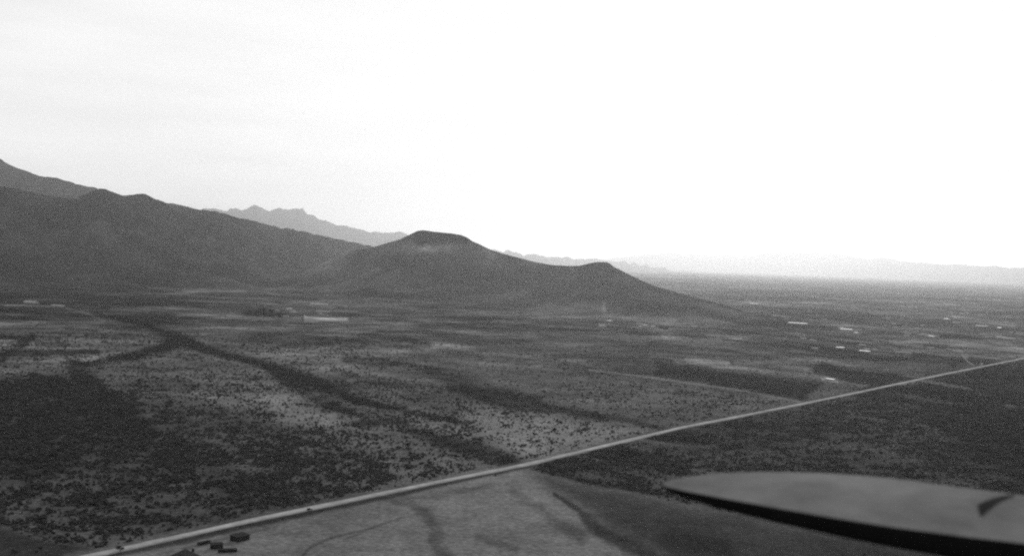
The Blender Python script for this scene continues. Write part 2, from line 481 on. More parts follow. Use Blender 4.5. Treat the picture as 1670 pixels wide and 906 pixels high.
def survey(X, Y):
    """grey of the print and shrub count of the plain at world points"""
    ahead = Y > 1.0
    U, V = project(X, np.maximum(Y, 1.0), np.zeros_like(X))
    R = np.hypot(X, Y)
    # irregular natural edges, in world metres scaled with the range
    s = R / F
    wu = fbm(X / (s * 26 + 8), Y / (s * 120 + 20), 4, 5) * 8
    wv = fbm(X / (s * 26 + 8), Y / (s * 120 + 20), 4, 91) * 3.0
    far = np.clip((V - 440) / 260, 0.12, 1.0)
    Uw = U + wu; Vw = V + wv * far
    T = 76 + 6 * fbm(X / 900, Y / 900, 3, 3)
    D = np.full(X.shape, 1.0)
    brk = np.clip(0.88 + 0.8 * fbm(X / 55, Y / 55, 3, 301), 0.3, 1)
    for c in COVER:
        if c[0] == 'p':
            _, pts, fe, tv, dv, k = c
            a = np.clip(0.5 - poly_sd(Uw, Vw, pts) / (2 * fe), 0, 1)
            sharp = fe
        else:
            _, pts, hw, tv, dv, k = c
            thin = max(hw) < 2.6
            d = seg_dist(U if thin else Uw, V if thin else Vw, pts, hw)
            a = np.clip((1.75 - d) / 1.35, 0, 1) * (0.92 if not thin else 1.0)
            if max(hw) > 4.5: a = a * brk
        a = a * a * (3 - 2 * a) * k
        a = np.where(ahead, a, 0)
        T = T * (1 - a) + tv * a
        D = D * (1 - a) + dv * a
    # natural mottling
    n1 = fbm(X / 35, Y / 35, 3, 41); n2 = fbm(X / 160, Y / 160, 4, 57); n3 = fbm(X / 620, Y / 620, 4, 77)
    nearw = np.clip(1 - R / 2600, 0, 1)
    far2 = np.clip((R - 900) / 2500, 0, 1)
    T = T * (1 + 0.10 * n1 * nearw + (0.14 + 0.3 * far2) * n2 + 0.42 * n3 * far2)
    n4 = fbm(X / 13, Y / 13, 2, 141)
    D = D * (1 + 0.5 * np.clip((4 - D) / 3, 0, 1)) * np.clip(1 + 0.7 * n1 + 0.5 * n2 + 1.4 * n4, 0.12, 2.2)
    # the cleared field below the road keeps hardly any shrub
    fld = np.clip(0.5 - poly_sd(U, V, [(100,1400),(120,918),(260,890),(560,824),(862,768),(960,792),(1060,810),(1120,824),(1340,868),(1670,920),(1950,1010),(1950,1400)]) / 6, 0, 1)
    D = np.where(ahead, D * (1 - 0.985 * fld), D)
    T = 68 + (T - 68) * 1.12 - 3
    return np.clip(T, 12, 175), D

# ------------------------------------------------------------------ ground: one sheet to the horizon
R_MAX = 80000.0
az = np.concatenate([np.linspace(-180, -32, 26)[:-1], np.linspace(-32, 32, 780), np.linspace(32, 180, 26)[1:-1]])
az = np.radians(az)
t_inv = np.concatenate([np.linspace(1 / 40.0, 1 / 380.0, 26)[:-1], np.linspace(1 / 380.0, 1 / 9000.0, 460)[:-1],
                        1 / np.geomspace(9000.0, R_MAX, 60)])
rad = 1 / t_inv
A, Rr = np.meshgrid(az, rad)
GX = Rr * np.sin(A); GY = Rr * np.cos(A)
gT, gD = survey(GX, GY)
def relief(X, Y):
    R = np.hypot(X, Y)
    return fbm(X / 260, Y / 260, 3, 201) * 0.5 * np.clip(R / 800, 0, 1) + fbm(X / 1500, Y / 1500, 3, 222) * 3.0 * np.clip((R - 2500) / 8000, 0, 1)
GZ = relief(GX, GY)
nr, na = GX.shape
verts = np.column_stack([GX.ravel(), GY.ravel(), GZ.ravel()])
ii, jj = np.meshgrid(np.arange(nr - 1), np.arange(na), indexing='ij')
jn = (jj + 1) % na
faces = np.column_stack([(ii * na + jj).ravel(), (ii * na + jn).ravel(), ((ii + 1) * na + jn).ravel(), ((ii + 1) * na + jj).ravel()])
verts = np.vstack([verts, [[0, 0, 0]]])
cidx = len(verts) - 1
faces = faces[:, ::-1]
ground = mesh_np('ground', verts, faces, M['soil'], smooth=True)
bm = bmesh.new(); bm.from_mesh(ground.data); bm.verts.ensure_lookup_table()
for j in range(na):
    bm.faces.new((bm.verts[j], bm.verts[(j + 1) % na], bm.verts[cidx])).normal_flip()
bm.to_mesh(ground.data); bm.free()
att = ground.data.attributes.new('tone', 'FLOAT', 'POINT')
tv = np.append(lin(gT).ravel() * GAIN, float(lin(70)) * GAIN).astype(np.float32)
att.data.foreach_set('value', tv)
mo = ground.data.attributes.new('mottle', 'FLOAT', 'POINT')
mo.data.foreach_set('value', np.append(0.25 + 0.75 * np.clip((np.hypot(GX, GY).ravel() - 900) / 1800, 0, 1), 0.2).astype(np.float32))
tag(ground, kind='structure')

# ------------------------------------------------------------------ dirt road and tracks
def ribbon(name, pts, w, tone_c, tone_e, z=0.12, step=12.0, crown=0.25, cols=7):
    P = [Vector((p.x, p.y, 0)) for p in pts]
    out = []
    for a, b in zip(P[:-1], P[1:]):
        n = max(1, int((b - a).length / step))
        for i in range(n): out.append(a.lerp(b, i / n))
    out.append(P[-1])
    V = []; T = []; Fc = []
    for i, p in enumerate(out):
        d = (out[min(i + 1, len(out) - 1)] - out[max(i - 1, 0)]).normalized()
        nrm = Vector((-d.y, d.x, 0))
        ww = w * (1 + 0.08 * math.sin(i * 0.37) + 0.05 * math.sin(i * 1.3))
        for k in range(cols):
            s = k / (cols - 1) * 2 - 1
            q = p + nrm * (s * ww / 2)
            rel = float(relief(np.array([q.x]), np.array([q.y]))[0])
            zz = rel + z + crown * (1 - abs(s) ** 2) if abs(s) < 0.99 else rel - 0.25
            V.append((q.x, q.y, zz))
            e = abs(s)
            T.append(tone_c + (tone_e - tone_c) * min(1, max(0, (e - 0.3) / 0.5)))
    for i in range(len(out) - 1):
        for k in range(cols - 1):
            a = i * cols + k
            Fc.append((a, a + 1, a + cols + 1, a + cols))
    o = mesh_np(name, V, Fc, M['road'], smooth=True)
    if o.data.polygons[0].normal.z < 0: o.data.flip_normals()
    at_ = o.data.attributes.new('tone', 'FLOAT', 'POINT')
    at_.data.foreach_set('value', (lin(np.array(T)) * GAIN).astype(np.float32))
    return tag(o, kind='structure')

road_px = [(150, 905.5), (300, 872.5), (420, 845.5), (560, 817), (700, 788), (860, 756.5), (1110, 697), (1300, 660), (1500, 618), (1670, 583.5)]
rp = [at(*p) for p in road_px]
d0 = (rp[1] - rp[0]).normalized(); d1 = (rp[-1] - rp[-2]).normalized()
rp = [rp[0] - d0 * 500] + rp + [rp[-1] + d1 * 2500]
ribbon('dirt_road', rp, 12.0, 138, 100)
ribbon('dirt_track', [at(*p) for p in [(950, 601), (1052, 614), (1200, 635), (1306, 656)]], 5.0, 102, 92, z=0.1, crown=0.05, cols=4)
ribbon('footpath', [at(*p) for p in [(1568, 577), (1578, 589), (1590, 596)]], 9.0, 112, 100, z=0.1, crown=0.03, cols=3)
ribbon('footpath', [at(*p) for p in [(1573, 613), (1583, 623), (1592, 634), (1600, 645)]], 5.0, 90, 80, z=0.1, crown=0.03, cols=3)

# ------------------------------------------------------------------ hills: shapes fitted to the skyline
def hill(name, sky_px, r_ridge, half_front, half_back, tone, seed, gully, u_pad=(0, 0), n_u=260, n_r=90, base=-12.0, power=1.35,
         tone_fn=None, rough=0.0, cell=None, plateau=0.0, skirt=(14.0, 90.0)):
    sky_px = sorted(sky_px)
    us = np.array([p[0] for p in sky_px], float); vs = np.array([p[1] for p in sky_px], float)
    u = np.linspace(us[0] - u_pad[0], us[-1] + u_pad[1], n_u)
    v = np.interp(u, us, vs)
    if rough: v = v + fbm(u / 9.0, u * 0 + seed, 4, seed) * rough
    # directions in world: azimuth and elevation of every skyline point
    dx = (u - PW / 2) / F; dy = -(v - PH / 2) / F
    Dx = fwd.x + rgt.x * dx + upv.x * dy; Dy = fwd.y + rgt.y * dx + upv.y * dy; Dz = fwd.z + rgt.z * dx + upv.z * dy
    hor = np.hypot(Dx, Dy); azm = np.arctan2(Dx, Dy); tanel = Dz / hor
    rr = np.interp(u, [p[0] for p in r_ridge], [p[1] for p in r_ridge])
    k = np.linspace(-1, 1, n_r)
    k = np.sign(k) * np.abs(k) ** 1.25
    K, Az = np.meshgrid(k, azm, indexing='xy')
    c = cell or half_front
    if isinstance(half_front, list): half_front = np.interp(u, [p[0] for p in half_front], [p[1] for p in half_front])[:, None]
    RR = rr[:, None] + np.where(K < 0, K * half_front, K * half_back)
    X = RR * np.sin(Az); Y = RR * np.cos(Az)
    wob = fbm(X / (c * 1.1), Y / (c * 1.1), 3, seed + 5) * 0.22
    kk = np.clip(np.abs(K + wob * (1 - np.abs(K))), 0, 1)
    prof = np.clip(1 - kk, 0, 1) ** power
    if plateau: prof = np.clip(prof * (1 + plateau), 0, 1)
    top = CAM_H + rr * tanel                     # skyline height at the ridge
    H = np.maximum(top - base, 4.0)
    g = ridged(X / (c * 0.42), Y / (c * 0.42), 4, seed) - 0.55
    g2 = fbm(X / (c * 0.12), Y / (c * 0.12), 4, seed + 9)
    flank = prof * (1 - prof) * 4
    Z = base + H[:, None] * np.clip(prof + gully * flank * g + gully * 0.22 * prof * g2 * (1 - prof * 0.7), 0, None)
    # fit every bearing to the photographed skyline
    el = (Z - CAM_H) / RR
    mid = np.abs(K) < 0.55
    for it in range(4):
        ix = np.where(mid, el, -9.0).argmax(axis=1)
        rix = RR[np.arange(n_u), ix]; zix = Z[np.arange(n_u), ix]
        want = CAM_H + rix * tanel
        f = np.where(zix - base > 3.0, (want - base) / np.maximum(zix - base, 1.0), 1.0)
        f = np.clip(f, 0.02, 1.8)
        ker = np.hanning(33); ker /= ker.sum()
        fs = np.convolve(np.pad(f, 16, mode='edge'), ker, mode='valid')
        w = prof ** 1.5
        w = w / np.maximum(w[np.arange(n_u), ix], .2)[:, None]
        w = np.clip(w, 0, 1) ** 2
        Z = base + (Z - base) * (fs[:, None] * (1 - w) + f[:, None] * w)
        el = (Z - CAM_H) / RR
    T = np.full(X.shape, float(tone)) * (1 + 0.6 * g + 0.35 * g2)  # gully shading painted into the tone: spurs lighter, gullies darker
    if tone_fn is not None: T = tone_fn(X, Y, Z, u[:, None] + 0 * K, K, T, base, H[:, None])
    sv = survey(X, Y)[0]                    # the foot of the slope carries the soil of the plain
    foot = np.clip((Z - skirt[0]) / (skirt[1] - skirt[0]), 0, 1); foot = foot * foot * (3 - 2 * foot)
    if skirt[1] > 100: sv = np.minimum(sv, 64)
    T = T * foot + sv * (1 - foot)
    V = np.column_stack([X.ravel(), Y.ravel(), Z.ravel()])
    i, j = np.meshgrid(np.arange(n_u - 1), np.arange(n_r - 1), indexing='ij')
    Fc = np.column_stack([(i * n_r + j).ravel(), ((i + 1) * n_r + j).ravel(), ((i + 1) * n_r + j + 1).ravel(), (i * n_r + j + 1).ravel()])
    o = mesh_np(name, V, Fc, M['rock'], smooth=True)
    if sum(p.normal.z for p in o.data.polygons[:200]) < 0: o.data.flip_normals()
    a = o.data.attributes.new('tone', 'FLOAT', 'POINT')
    a.data.foreach_set('value', (lin(np.clip(T, 12, 200)) * GAIN).ravel().astype(np.float32))
    return tag(o, kind='structure')

def mesa_tone(X, Y, Z, U, K, T, base, H):
    rel = (Z - base) / 300.0
    n = fbm(X / 120, Y / 120, 4, 12)
    # dark lava cap above a paler scree slope
    cap = np.clip((rel + 0.12 * n - 0.80) / 0.06, 0, 1) * np.clip((U - 650) / 30, 0, 1) * np.clip((820 - U) / 30, 0, 1)
    scree = np.exp(-((rel - 0.72 + 0.06 * n) / 0.08) ** 2) * np.exp(-((U - 700) / 42.0) ** 2)
    T = T * (1 - 0.7 * cap) + 60 * scree
    T = T * (1 + 0.3 * np.clip((640 - U) / 120, 0, 1))  # left flank tone lightened to blend with the hazed range behind
    return T

mesa_px = [(380, 470), (440, 453), (480, 442), (520, 429), (548, 419), (576, 409), (611, 402), (652, 390), (672, 380.5), (680, 376.5), (690, 375), (707, 377.5), (737, 380.5), (752, 383),
           (762, 387), (770, 393), (780, 397), (800, 407), (820, 413.5), (838, 418), (873, 427), (901, 432), (931, 433.5), (945, 433),
           (956, 430.5), (966, 428), (974, 427), (989, 427), (996, 430), (1001, 435), (1014, 441), (1027, 448), (1048, 458), (1069, 466.5), (1090, 472), (1107, 477), (1132, 484), (1160, 491), (1200, 502), (1260, 516)]
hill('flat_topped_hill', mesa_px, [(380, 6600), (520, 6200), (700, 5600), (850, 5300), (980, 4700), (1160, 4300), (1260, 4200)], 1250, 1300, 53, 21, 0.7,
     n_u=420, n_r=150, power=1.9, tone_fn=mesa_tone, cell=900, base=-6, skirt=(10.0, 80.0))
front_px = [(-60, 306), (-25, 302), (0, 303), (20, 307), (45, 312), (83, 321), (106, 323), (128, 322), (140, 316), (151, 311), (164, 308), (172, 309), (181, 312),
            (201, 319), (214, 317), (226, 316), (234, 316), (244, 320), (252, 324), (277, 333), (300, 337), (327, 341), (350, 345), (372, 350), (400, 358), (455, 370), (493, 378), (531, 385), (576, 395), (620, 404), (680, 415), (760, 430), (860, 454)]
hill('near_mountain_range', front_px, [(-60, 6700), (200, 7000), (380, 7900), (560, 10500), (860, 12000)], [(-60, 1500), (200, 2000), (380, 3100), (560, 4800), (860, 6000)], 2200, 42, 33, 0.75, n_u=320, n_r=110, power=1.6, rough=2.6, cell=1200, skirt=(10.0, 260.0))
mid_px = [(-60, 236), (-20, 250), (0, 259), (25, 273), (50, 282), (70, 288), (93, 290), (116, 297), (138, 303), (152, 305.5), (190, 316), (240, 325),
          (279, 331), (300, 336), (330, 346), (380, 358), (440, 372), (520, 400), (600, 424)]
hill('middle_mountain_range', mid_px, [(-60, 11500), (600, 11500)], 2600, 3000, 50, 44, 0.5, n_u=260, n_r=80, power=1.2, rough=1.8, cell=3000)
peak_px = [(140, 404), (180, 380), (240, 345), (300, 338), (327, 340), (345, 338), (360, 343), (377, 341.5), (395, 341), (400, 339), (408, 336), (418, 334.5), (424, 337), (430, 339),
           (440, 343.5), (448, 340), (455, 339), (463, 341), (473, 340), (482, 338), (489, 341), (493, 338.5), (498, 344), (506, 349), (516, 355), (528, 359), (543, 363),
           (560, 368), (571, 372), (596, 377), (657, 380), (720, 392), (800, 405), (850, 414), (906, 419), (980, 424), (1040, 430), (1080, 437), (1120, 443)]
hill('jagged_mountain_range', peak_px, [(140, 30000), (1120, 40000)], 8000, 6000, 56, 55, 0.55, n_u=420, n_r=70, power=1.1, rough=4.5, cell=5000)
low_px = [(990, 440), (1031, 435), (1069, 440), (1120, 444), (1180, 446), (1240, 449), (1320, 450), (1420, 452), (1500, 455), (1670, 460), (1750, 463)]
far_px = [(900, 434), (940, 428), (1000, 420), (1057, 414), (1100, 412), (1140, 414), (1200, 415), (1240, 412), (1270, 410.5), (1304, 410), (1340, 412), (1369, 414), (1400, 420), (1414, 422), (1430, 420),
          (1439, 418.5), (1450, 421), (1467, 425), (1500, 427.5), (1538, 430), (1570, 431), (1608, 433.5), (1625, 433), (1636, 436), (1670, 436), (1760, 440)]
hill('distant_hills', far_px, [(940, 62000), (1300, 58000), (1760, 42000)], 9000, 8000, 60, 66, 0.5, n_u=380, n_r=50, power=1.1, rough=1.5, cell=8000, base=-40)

# ------------------------------------------------------------------ desert shrubs
def shrub_mesh(name, seed, tall=1.0, leaves=90):
    rnd = random.Random(seed)
    mb = MB()
    lumps = []
    for k in range(7):
        a = rnd.uniform(0, 6.28); d = rnd.uniform(0.0, 0.33)
        c = Vector((d * math.cos(a), d * math.sin(a), rnd.uniform(0.25, 0.62) * tall)); r = rnd.uniform(0.13, 0.26)
        lumps.append((c, r))
    t = (1 + 5 ** .5) / 2
    ico = [(-1, t, 0), (1, t, 0), (-1, -t, 0), (1, -t, 0), (0, -1, t), (0, 1, t), (0, -1, -t), (0, 1, -t), (t, 0, -1), (t, 0, 1), (-t, 0, -1), (-t, 0, 1)]
    icf = [(0, 11, 5), (0, 5, 1), (0, 1, 7), (0, 7, 10), (0, 10, 11), (1, 5, 9), (5, 11, 4), (11, 10, 2), (10, 7, 6), (7, 1, 8),
           (3, 9, 4), (3, 4, 2), (3, 2, 6), (3, 6, 8), (3, 8, 9), (4, 9, 5), (2, 4, 11), (6, 2, 10), (8, 6, 7), (9, 8, 1)]
    for c, r in lumps:
        vs = [c + Vector(p).normalized() * r * rnd.uniform(0.6, 1.25) for p in ico]
        mb.add(vs, icf)
    for k in range(leaves):
        c, r = rnd.choice(lumps)
        d = Vector((rnd.gauss(0, 1), rnd.gauss(0, 1), rnd.gauss(0, 1) + 0.2)).normalized()
        p = c + d * r * rnd.uniform(0.9, 1.5)
        p.z = max(p.z, 0.05)
        e1 = Vector((rnd.gauss(0, 1), rnd.gauss(0, 1), rnd.gauss(0, 1))).normalized() * 0.06
        e2 = Vector((rnd.gauss(0, 1), rnd.gauss(0, 1), rnd.gauss(0, 1))).normalized() * 0.06
        mb.add([p - e1, p + e1, p + e2], [(0, 1, 2)])
    for k in range(5):
        a = rnd.uniform(0, 6.28)
        c, r = lumps[k]
        mb.cyl((0.03 * math.cos(a), 0.03 * math.sin(a), -0.15), c, 0.022, 0.01, 4)
    me = bpy.data.meshes.new(name); me.from_pydata(mb.v, [], mb.f); me.update()
    me.materials.append(M['leaf'])
    return me
shrub_meshes = [shrub_mesh('shrub_%d' % k, 100 + k, tall=(0.8, 1.0, 1.15, 0.9)[k]) for k in range(4)]

# scatter by the surveyed density
def sample_grid(G, X, Y):
    R = np.hypot(X, Y); a = np.arctan2(X, Y)
    fi = np.interp(1 / R, t_inv[::-1], np.arange(nr)[::-1]); fj = np.interp(a, az, np.arange(na))
    i = np.clip(fi.astype(int), 0, nr - 2); j = np.clip(fj.astype(int), 0, na - 2)
    u = fi - i; v = fj - j
    return (G[i, j] * (1 - u) + G[i + 1, j] * u) * (1 - v) + (G[i, j + 1] * (1 - u) + G[i + 1, j + 1] * u) * v

rd = rp  # road centreline
def road_dist(X, Y):
    b = np.full(X.shape, 1e9)
    for p, q in zip(rd[:-1], rd[1:]):
        dx, dy = q.x - p.x, q.y - p.y
        t = np.clip(((X - p.x) * dx + (Y - p.y) * dy) / (dx * dx + dy * dy), 0, 1)
        b = np.minimum(b, np.hypot(X - p.x - t * dx, Y - p.y - t * dy))
    return b

SX = []; SY = []; SS = []
# (r0, r1, density factor, size mean)
for r0, r1, kf, size in ((470, 1000, 1.6, 2.45), (1000, 1600, 1.35, 2.15), (1600, 2400, 0.65, 2.3), (2400, 4200, 0.1, 2.8)):
    amax = math.radians(29)
    area = amax * (r1 ** 2 - r0 ** 2)
    dmax = 0.30
    n = int(area * dmax * kf)
    r = np.sqrt(RNG.uniform(r0 ** 2, r1 ** 2, n)); a = RNG.uniform(-amax, amax, n)
    x = r * np.sin(a); y = r * np.cos(a)
    d = sample_grid(gD, x, y) / 100.0
    keep = RNG.uniform(0, 1, n) < d / dmax
    x = x[keep]; y = y[keep]
    ok = road_dist(x, y) > 9.5
    x = x[ok]; y = y[ok]
    s = size * np.exp(RNG.normal(0, 0.42, len(x)))
    s *= 0.6 + 0.6 * np.clip(sample_grid(gD, x, y) / 9.0, 0, 1)
    # larger trees along the dark washes
    s *= 1 + 0.35 * (sample_grid(gT, x, y) < 45)
    s = np.minimum(s, 5.0)
    ok = road_dist(x, y) > 9.0 + s * 0.6; x = x[ok]; y = y[ok]; s = s[ok]
    SX.append(x); SY.append(y); SS.append(s)
SX = np.concatenate(SX); SY = np.concatenate(SY); SS = np.concatenate(SS)
SZ = relief(SX, SY)
U, V = project(SX, SY, SZ)
inframe = (U > 2) & (U < 1668) & (V < 905)
rk = np.where(inframe, np.hypot(SX, SY) / SS, 1e9)
order = np.argsort(rk)
near = order[:300]; rest = order[300:]
print('shrubs', len(SX))
protos = []
for n_, i in enumerate(near):
    o = bpy.data.objects.new('desert_shrub', shrub_meshes[n_ % 4])
    COL.objects.link(o)
    o.location = (SX[i], SY[i], SZ[i] - 0.05)
    s = SS[i]
    o.scale = (s, s * random.uniform(0.8, 1.2), s * random.uniform(0.6, 0.8))
    o.rotation_euler = (0, 0, random.uniform(0, 6.28))
    if U[i] < 760 and V[i] > 640 and V[i] > 890 - 0.215 * (U[i] - 220) + 12:
        lab = 'dark low shrub standing alone in the open field below the road'; gr = 'shrubs in the open field'
    elif U[i] < 760:
        lab = 'large dark desert shrub in the dense scrub across the road at lower left'; gr = 'large shrubs in the lower left scrub'
    else:
        lab = 'large dark desert shrub in the scrub on the right side of the road'; gr = 'large shrubs right of the road'
    tag(o, lab, 'shrub', gr)
    if len(protos) < 4: protos.append(o)

# the remaining thousands: one ground-cover object, instanced by geometry nodes
pv = np.column_stack([SX[rest], SY[rest], SZ[rest] - 0.05]).astype(np.float32)
me = bpy.data.meshes.new('desert_scrub')
me.vertices.add(len(pv)); me.vertices.foreach_set('co', pv.ravel())
sa = me.attributes.new('size', 'FLOAT', 'POINT'); sa.data.foreach_set('value', SS[rest].astype(np.float32))
ka = me.attributes.new('kindof', 'INT', 'POINT'); ka.data.foreach_set('value', RNG.integers(0, 4, len(pv)).astype(np.int32))
ta = me.attributes.new('turn', 'FLOAT', 'POINT'); ta.data.foreach_set('value', RNG.uniform(0, 6.28, len(pv)).astype(np.float32))
scrub = bpy.data.objects.new('desert_scrub', me)
COL.objects.link(scrub)
tag(scrub, 'dark creosote and mesquite scrub dotting the desert plain', 'scrub', kind='stuff')
ng = bpy.data.node_groups.new('scrub_cover', 'GeometryNodeTree')
ng.interface.new_socket('Geometry', in_out='INPUT', socket_type='NodeSocketGeometry')
ng.interface.new_socket('Geometry', in_out='OUTPUT', socket_type='NodeSocketGeometry')
gi = ng.nodes.new('NodeGroupInput'); go = ng.nodes.new('NodeGroupOutput')
g2i = ng.nodes.new('GeometryNodeGeometryToInstance')
for p in protos:
    oi = ng.nodes.new('GeometryNodeObjectInfo'); oi.transform_space = 'ORIGINAL'
    oi.inputs['Object'].default_value = p
    oi.inputs['As Instance'].default_value = True
    rs = ng.nodes.new('GeometryNodeTransform')
    ng.links.new(oi.outputs['Geometry'], g2i.inputs['Geometry'])
iop = ng.nodes.new('GeometryNodeInstanceOnPoints')
def named(n, ty):
    a = ng.nodes.new('GeometryNodeInputNamedAttribute'); a.data_type = ty; a.inputs['Name'].default_value = n; return a
a_s = named('size', 'FLOAT'); a_k = named('kindof', 'INT'); a_t = named('turn', 'FLOAT')
cs = ng.nodes.new('ShaderNodeCombineXYZ'); cr = ng.nodes.new('ShaderNodeCombineXYZ')
mz = ng.nodes.new('ShaderNodeMath'); mz.operation = 'MULTIPLY'; mz.inputs[1].default_value = 0.72
ng.links.new(a_s.outputs[0], cs.inputs[0]); ng.links.new(a_s.outputs[0], cs.inputs[1])
ng.links.new(a_s.outputs[0], mz.inputs[0]); ng.links.new(mz.outputs[0], cs.inputs[2])
ng.links.new(a_t.outputs[0], cr.inputs[2])
ng.links.new(gi.outputs[0], iop.inputs['Points'])
ng.links.new(g2i.outputs[0], iop.inputs['Instance'])
iop.inputs['Pick Instance'].default_value = True
ng.links.new(a_k.outputs[0], iop.inputs['Instance Index'])
ng.links.new(cs.outputs[0], iop.inputs['Scale']); ng.links.new(cr.outputs[0], iop.inputs['Rotation'])
ng.links.new(iop.outputs[0], go.inputs[0])
for n_ in [n for n in ng.nodes if n.bl_idname == 'GeometryNodeTransform']: ng.nodes.remove(n_)
md = scrub.modifiers.new('scrub_cover', 'NODES'); md.node_group = ng

# ------------------------------------------------------------------ trees that can be told apart
def crown_mesh(seed, n=150):
    rnd = random.Random(seed); mb = MB()
    lumps = [(Vector((rnd.uniform(-.32, .32), rnd.uniform(-.32, .32), rnd.uniform(.45, .85))), rnd.uniform(.12, .24)) for _ in range(9)]
    for k in range(n):
        c, r = rnd.choice(lumps)
        d = Vector((rnd.gauss(0, 1), rnd.gauss(0, 1), rnd.gauss(0, .8))).normalized()
        p = c + d * r * rnd.uniform(0.5, 1.2)
        q = [p + Vector((rnd.gauss(0, .06), rnd.gauss(0, .06), rnd.gauss(0, .05))) for _ in range(4)]
        mb.add(q, [(0, 1, 2), (0, 2, 3), (1, 2, 3)])
    return mb, lumps
def tree(px, py, size, label, group=None):
    p = at(px, py); r = empty('mesquite_tree', p, random.uniform(0, 6))
    mb, lumps = crown_mesh(int(px * 7 + py))
    c = mb.build('crown', M['leaf'], r)
    t = MB(); t.cyl((0, 0, -.1), (0.02, 0, .4), .05, .035, 6)
    for c_, q in lumps[:5]: t.cyl((0.02, 0, .36), c_, .025, .008, 5)
    t.build('trunk', M['bark'], r)
    r.scale = (size, size, size * .75)
    return tag(r, label, 'tree', group)
tree(1555, 603, 16, 'dark round tree on the far side of the road near the right edge')
tree(196, 899, 5.0, 'dark bush-like tree at the road edge at bottom left')
tree(940, 729, 4.5, 'small dark tree in the pale ground left of the road at picture centre')
tree(992, 717, 3.6, 'lone dark tree close above the road, right of the pale ground')
tree(1093, 696, 3.4, 'dark tree touching the far road edge where the wash meets it')
tree(1465, 534, 18, 'wide dark grove tree on the far plain among pale roofs')
tree(1266, 537, 14, 'dark lone tree on the far plain left of the long white roof')
for k, (x, y, s) in enumerate([(408, 512, 15), (418, 512, 19), (430, 511.5, 22), (442, 511.5, 17)]):
    tree(x, y, s, ['leftmost dark tree of the row left of the ranch buildings', 'second dark tree from the left in the row by the ranch buildings',
                   'tallest dark tree in the row left of the ranch buildings', 'rightmost dark tree of the row, next to the ranch buildings'][k], 'row of trees by the ranch buildings')

# ------------------------------------------------------------------ buildings
def house(px, py, towards, length, width, wall_h, roof_h, label, cat='house', wall='adobe', roof='pale_roof', group=None, name='house', detail=False, hip=0.0):
    p = at(px, py); q = at(*towards)
    rz = math.atan2(q.y - p.y, q.x - p.x)
    r = empty(name, (p.x, p.y, 0), rz)
    w = MB(); w.box((0, 0, wall_h / 2 - 0.4), (length, width, wall_h + 0.8)).build('wall', M[wall], r)
    ov = 0.45
    a = width / 2 + ov; h = roof_h
    rf = MB()
    # gable roof, ridge along x
    e = length / 2 + ov; th = 0.18
    z0 = wall_h - 0.1
    if roof_h > 0.8:
        yz = [(-a, z0), (0, z0 + h), (a, z0), (a, z0 + th), (0, z0 + h + th), (-a, z0 + th)]
        vs = [(-e, y, z) for y, z in yz] + [(e, y, z) for y, z in yz]
        fs = [(0, 1, 4, 5), (1, 2, 3, 4), (6, 11, 10, 7), (7, 10, 9, 8)]
        for i in range(6):
            j = (i + 1) % 6
            fs.append((i, i + 6, j + 6, j))
        rf.add(vs, fs)
        rf.build('roof', M[roof], r)
        g = MB()
        for s in (-1, 1):
            x = s * (length / 2 - 0.1)
            g.add([(x - .1, -width / 2, wall_h), (x - .1, width / 2, wall_h), (x - .1, 0, wall_h + h * width / 2 / a - .05),
                   (x + .1, -width / 2, wall_h), (x + .1, width / 2, wall_h), (x + .1, 0, wall_h + h * width / 2 / a - .05)],
                  [(0, 1, 2), (5, 4, 3), (0, 2, 5, 3), (1, 4, 5, 2), (0, 3, 4, 1)])
        g.build('gable', M[wall], r)
    else:
        rf.add([(-e, -a, wall_h + 0.02), (e, -a, wall_h + 0.02), (e, a, wall_h + 0.02 + h), (-e, a, wall_h + 0.02 + h),
                (-e, -a, wall_h + 0.24), (e, -a, wall_h + 0.24), (e, a, wall_h + 0.24 + h), (-e, a, wall_h + 0.24 + h)],
               [(3, 2, 1, 0), (4, 5, 6, 7), (0, 1, 5, 4), (1, 2, 6, 5), (2, 3, 7, 6), (3, 0, 4, 7)])
        rf.build('roof', M[roof], r)
    if detail:
        d = MB(); d.box((length * .15, -width / 2 - .04, 1.05), (1.0, .1, 2.1)).build('door', M['post'], r)
        for x in (-length * .3, length * .35):
            MB().box((x, -width / 2 - .04, 1.5), (1.1, .1, 1.0)).build('window', M['glass'], r)
    return tag(r, label, cat, group)

# near buildings by the road, lower left
house(298, 923, (280, 950), 13, 21, 2.6, 5.2, 'dark gabled building cut off by the bottom edge, left of the shed', 'building', 'dark_wall', 'dark_roof', name='farm_building')
house(391, 880, (440, 868), 9.5, 6.5, 2.8, .5, 'black flat-roofed shed standing alone beside the road', 'shed', 'dark_wall', 'dark_roof', name='shed', detail=True)
house(353, 893.5, (400, 890), 6.5, 4.0, 2.4, .4, 'small dark shed between the gabled building and the lone shed', 'shed', 'dark_wall', 'dark_roof', name='shed', detail=True)
def lean_to(px, py, towards, length, width, h, label, name='lean_to'):
    p = at(px, py); q = at(*towards); rz = math.atan2(q.y - p.y, q.x - p.x)
    r = empty(name, (p.x, p.y, 0), rz)
    MB().box((0, 0, h), (length, width, .22)).build('roof', M['dark_roof'], r)
    MB().box((0, width * .1, h / 2 - .2), (length - .5, width * .6, h + .1)).build('board_wall', M['dark_wall'], r)
    for sx in (-1, 1):
        for sy in (-1, 1):
            MB().box((sx * (length / 2 - .2), sy * (width / 2 - .2), h / 2 - .25), (.18, .18, h + .3)).build('post', M['post'], r)
    for k in range(3):
        MB().box((0, (k - 1) * width * .35, h - .15), (length - .3, .1, .12)).build('beam', M['post'], r)
    return tag(r, label, 'shelter')
lean_to(371, 899.5, (420, 897), 10.5, 3.2, 1.7, 'low open shelter with a dark roof running right from the small shed')
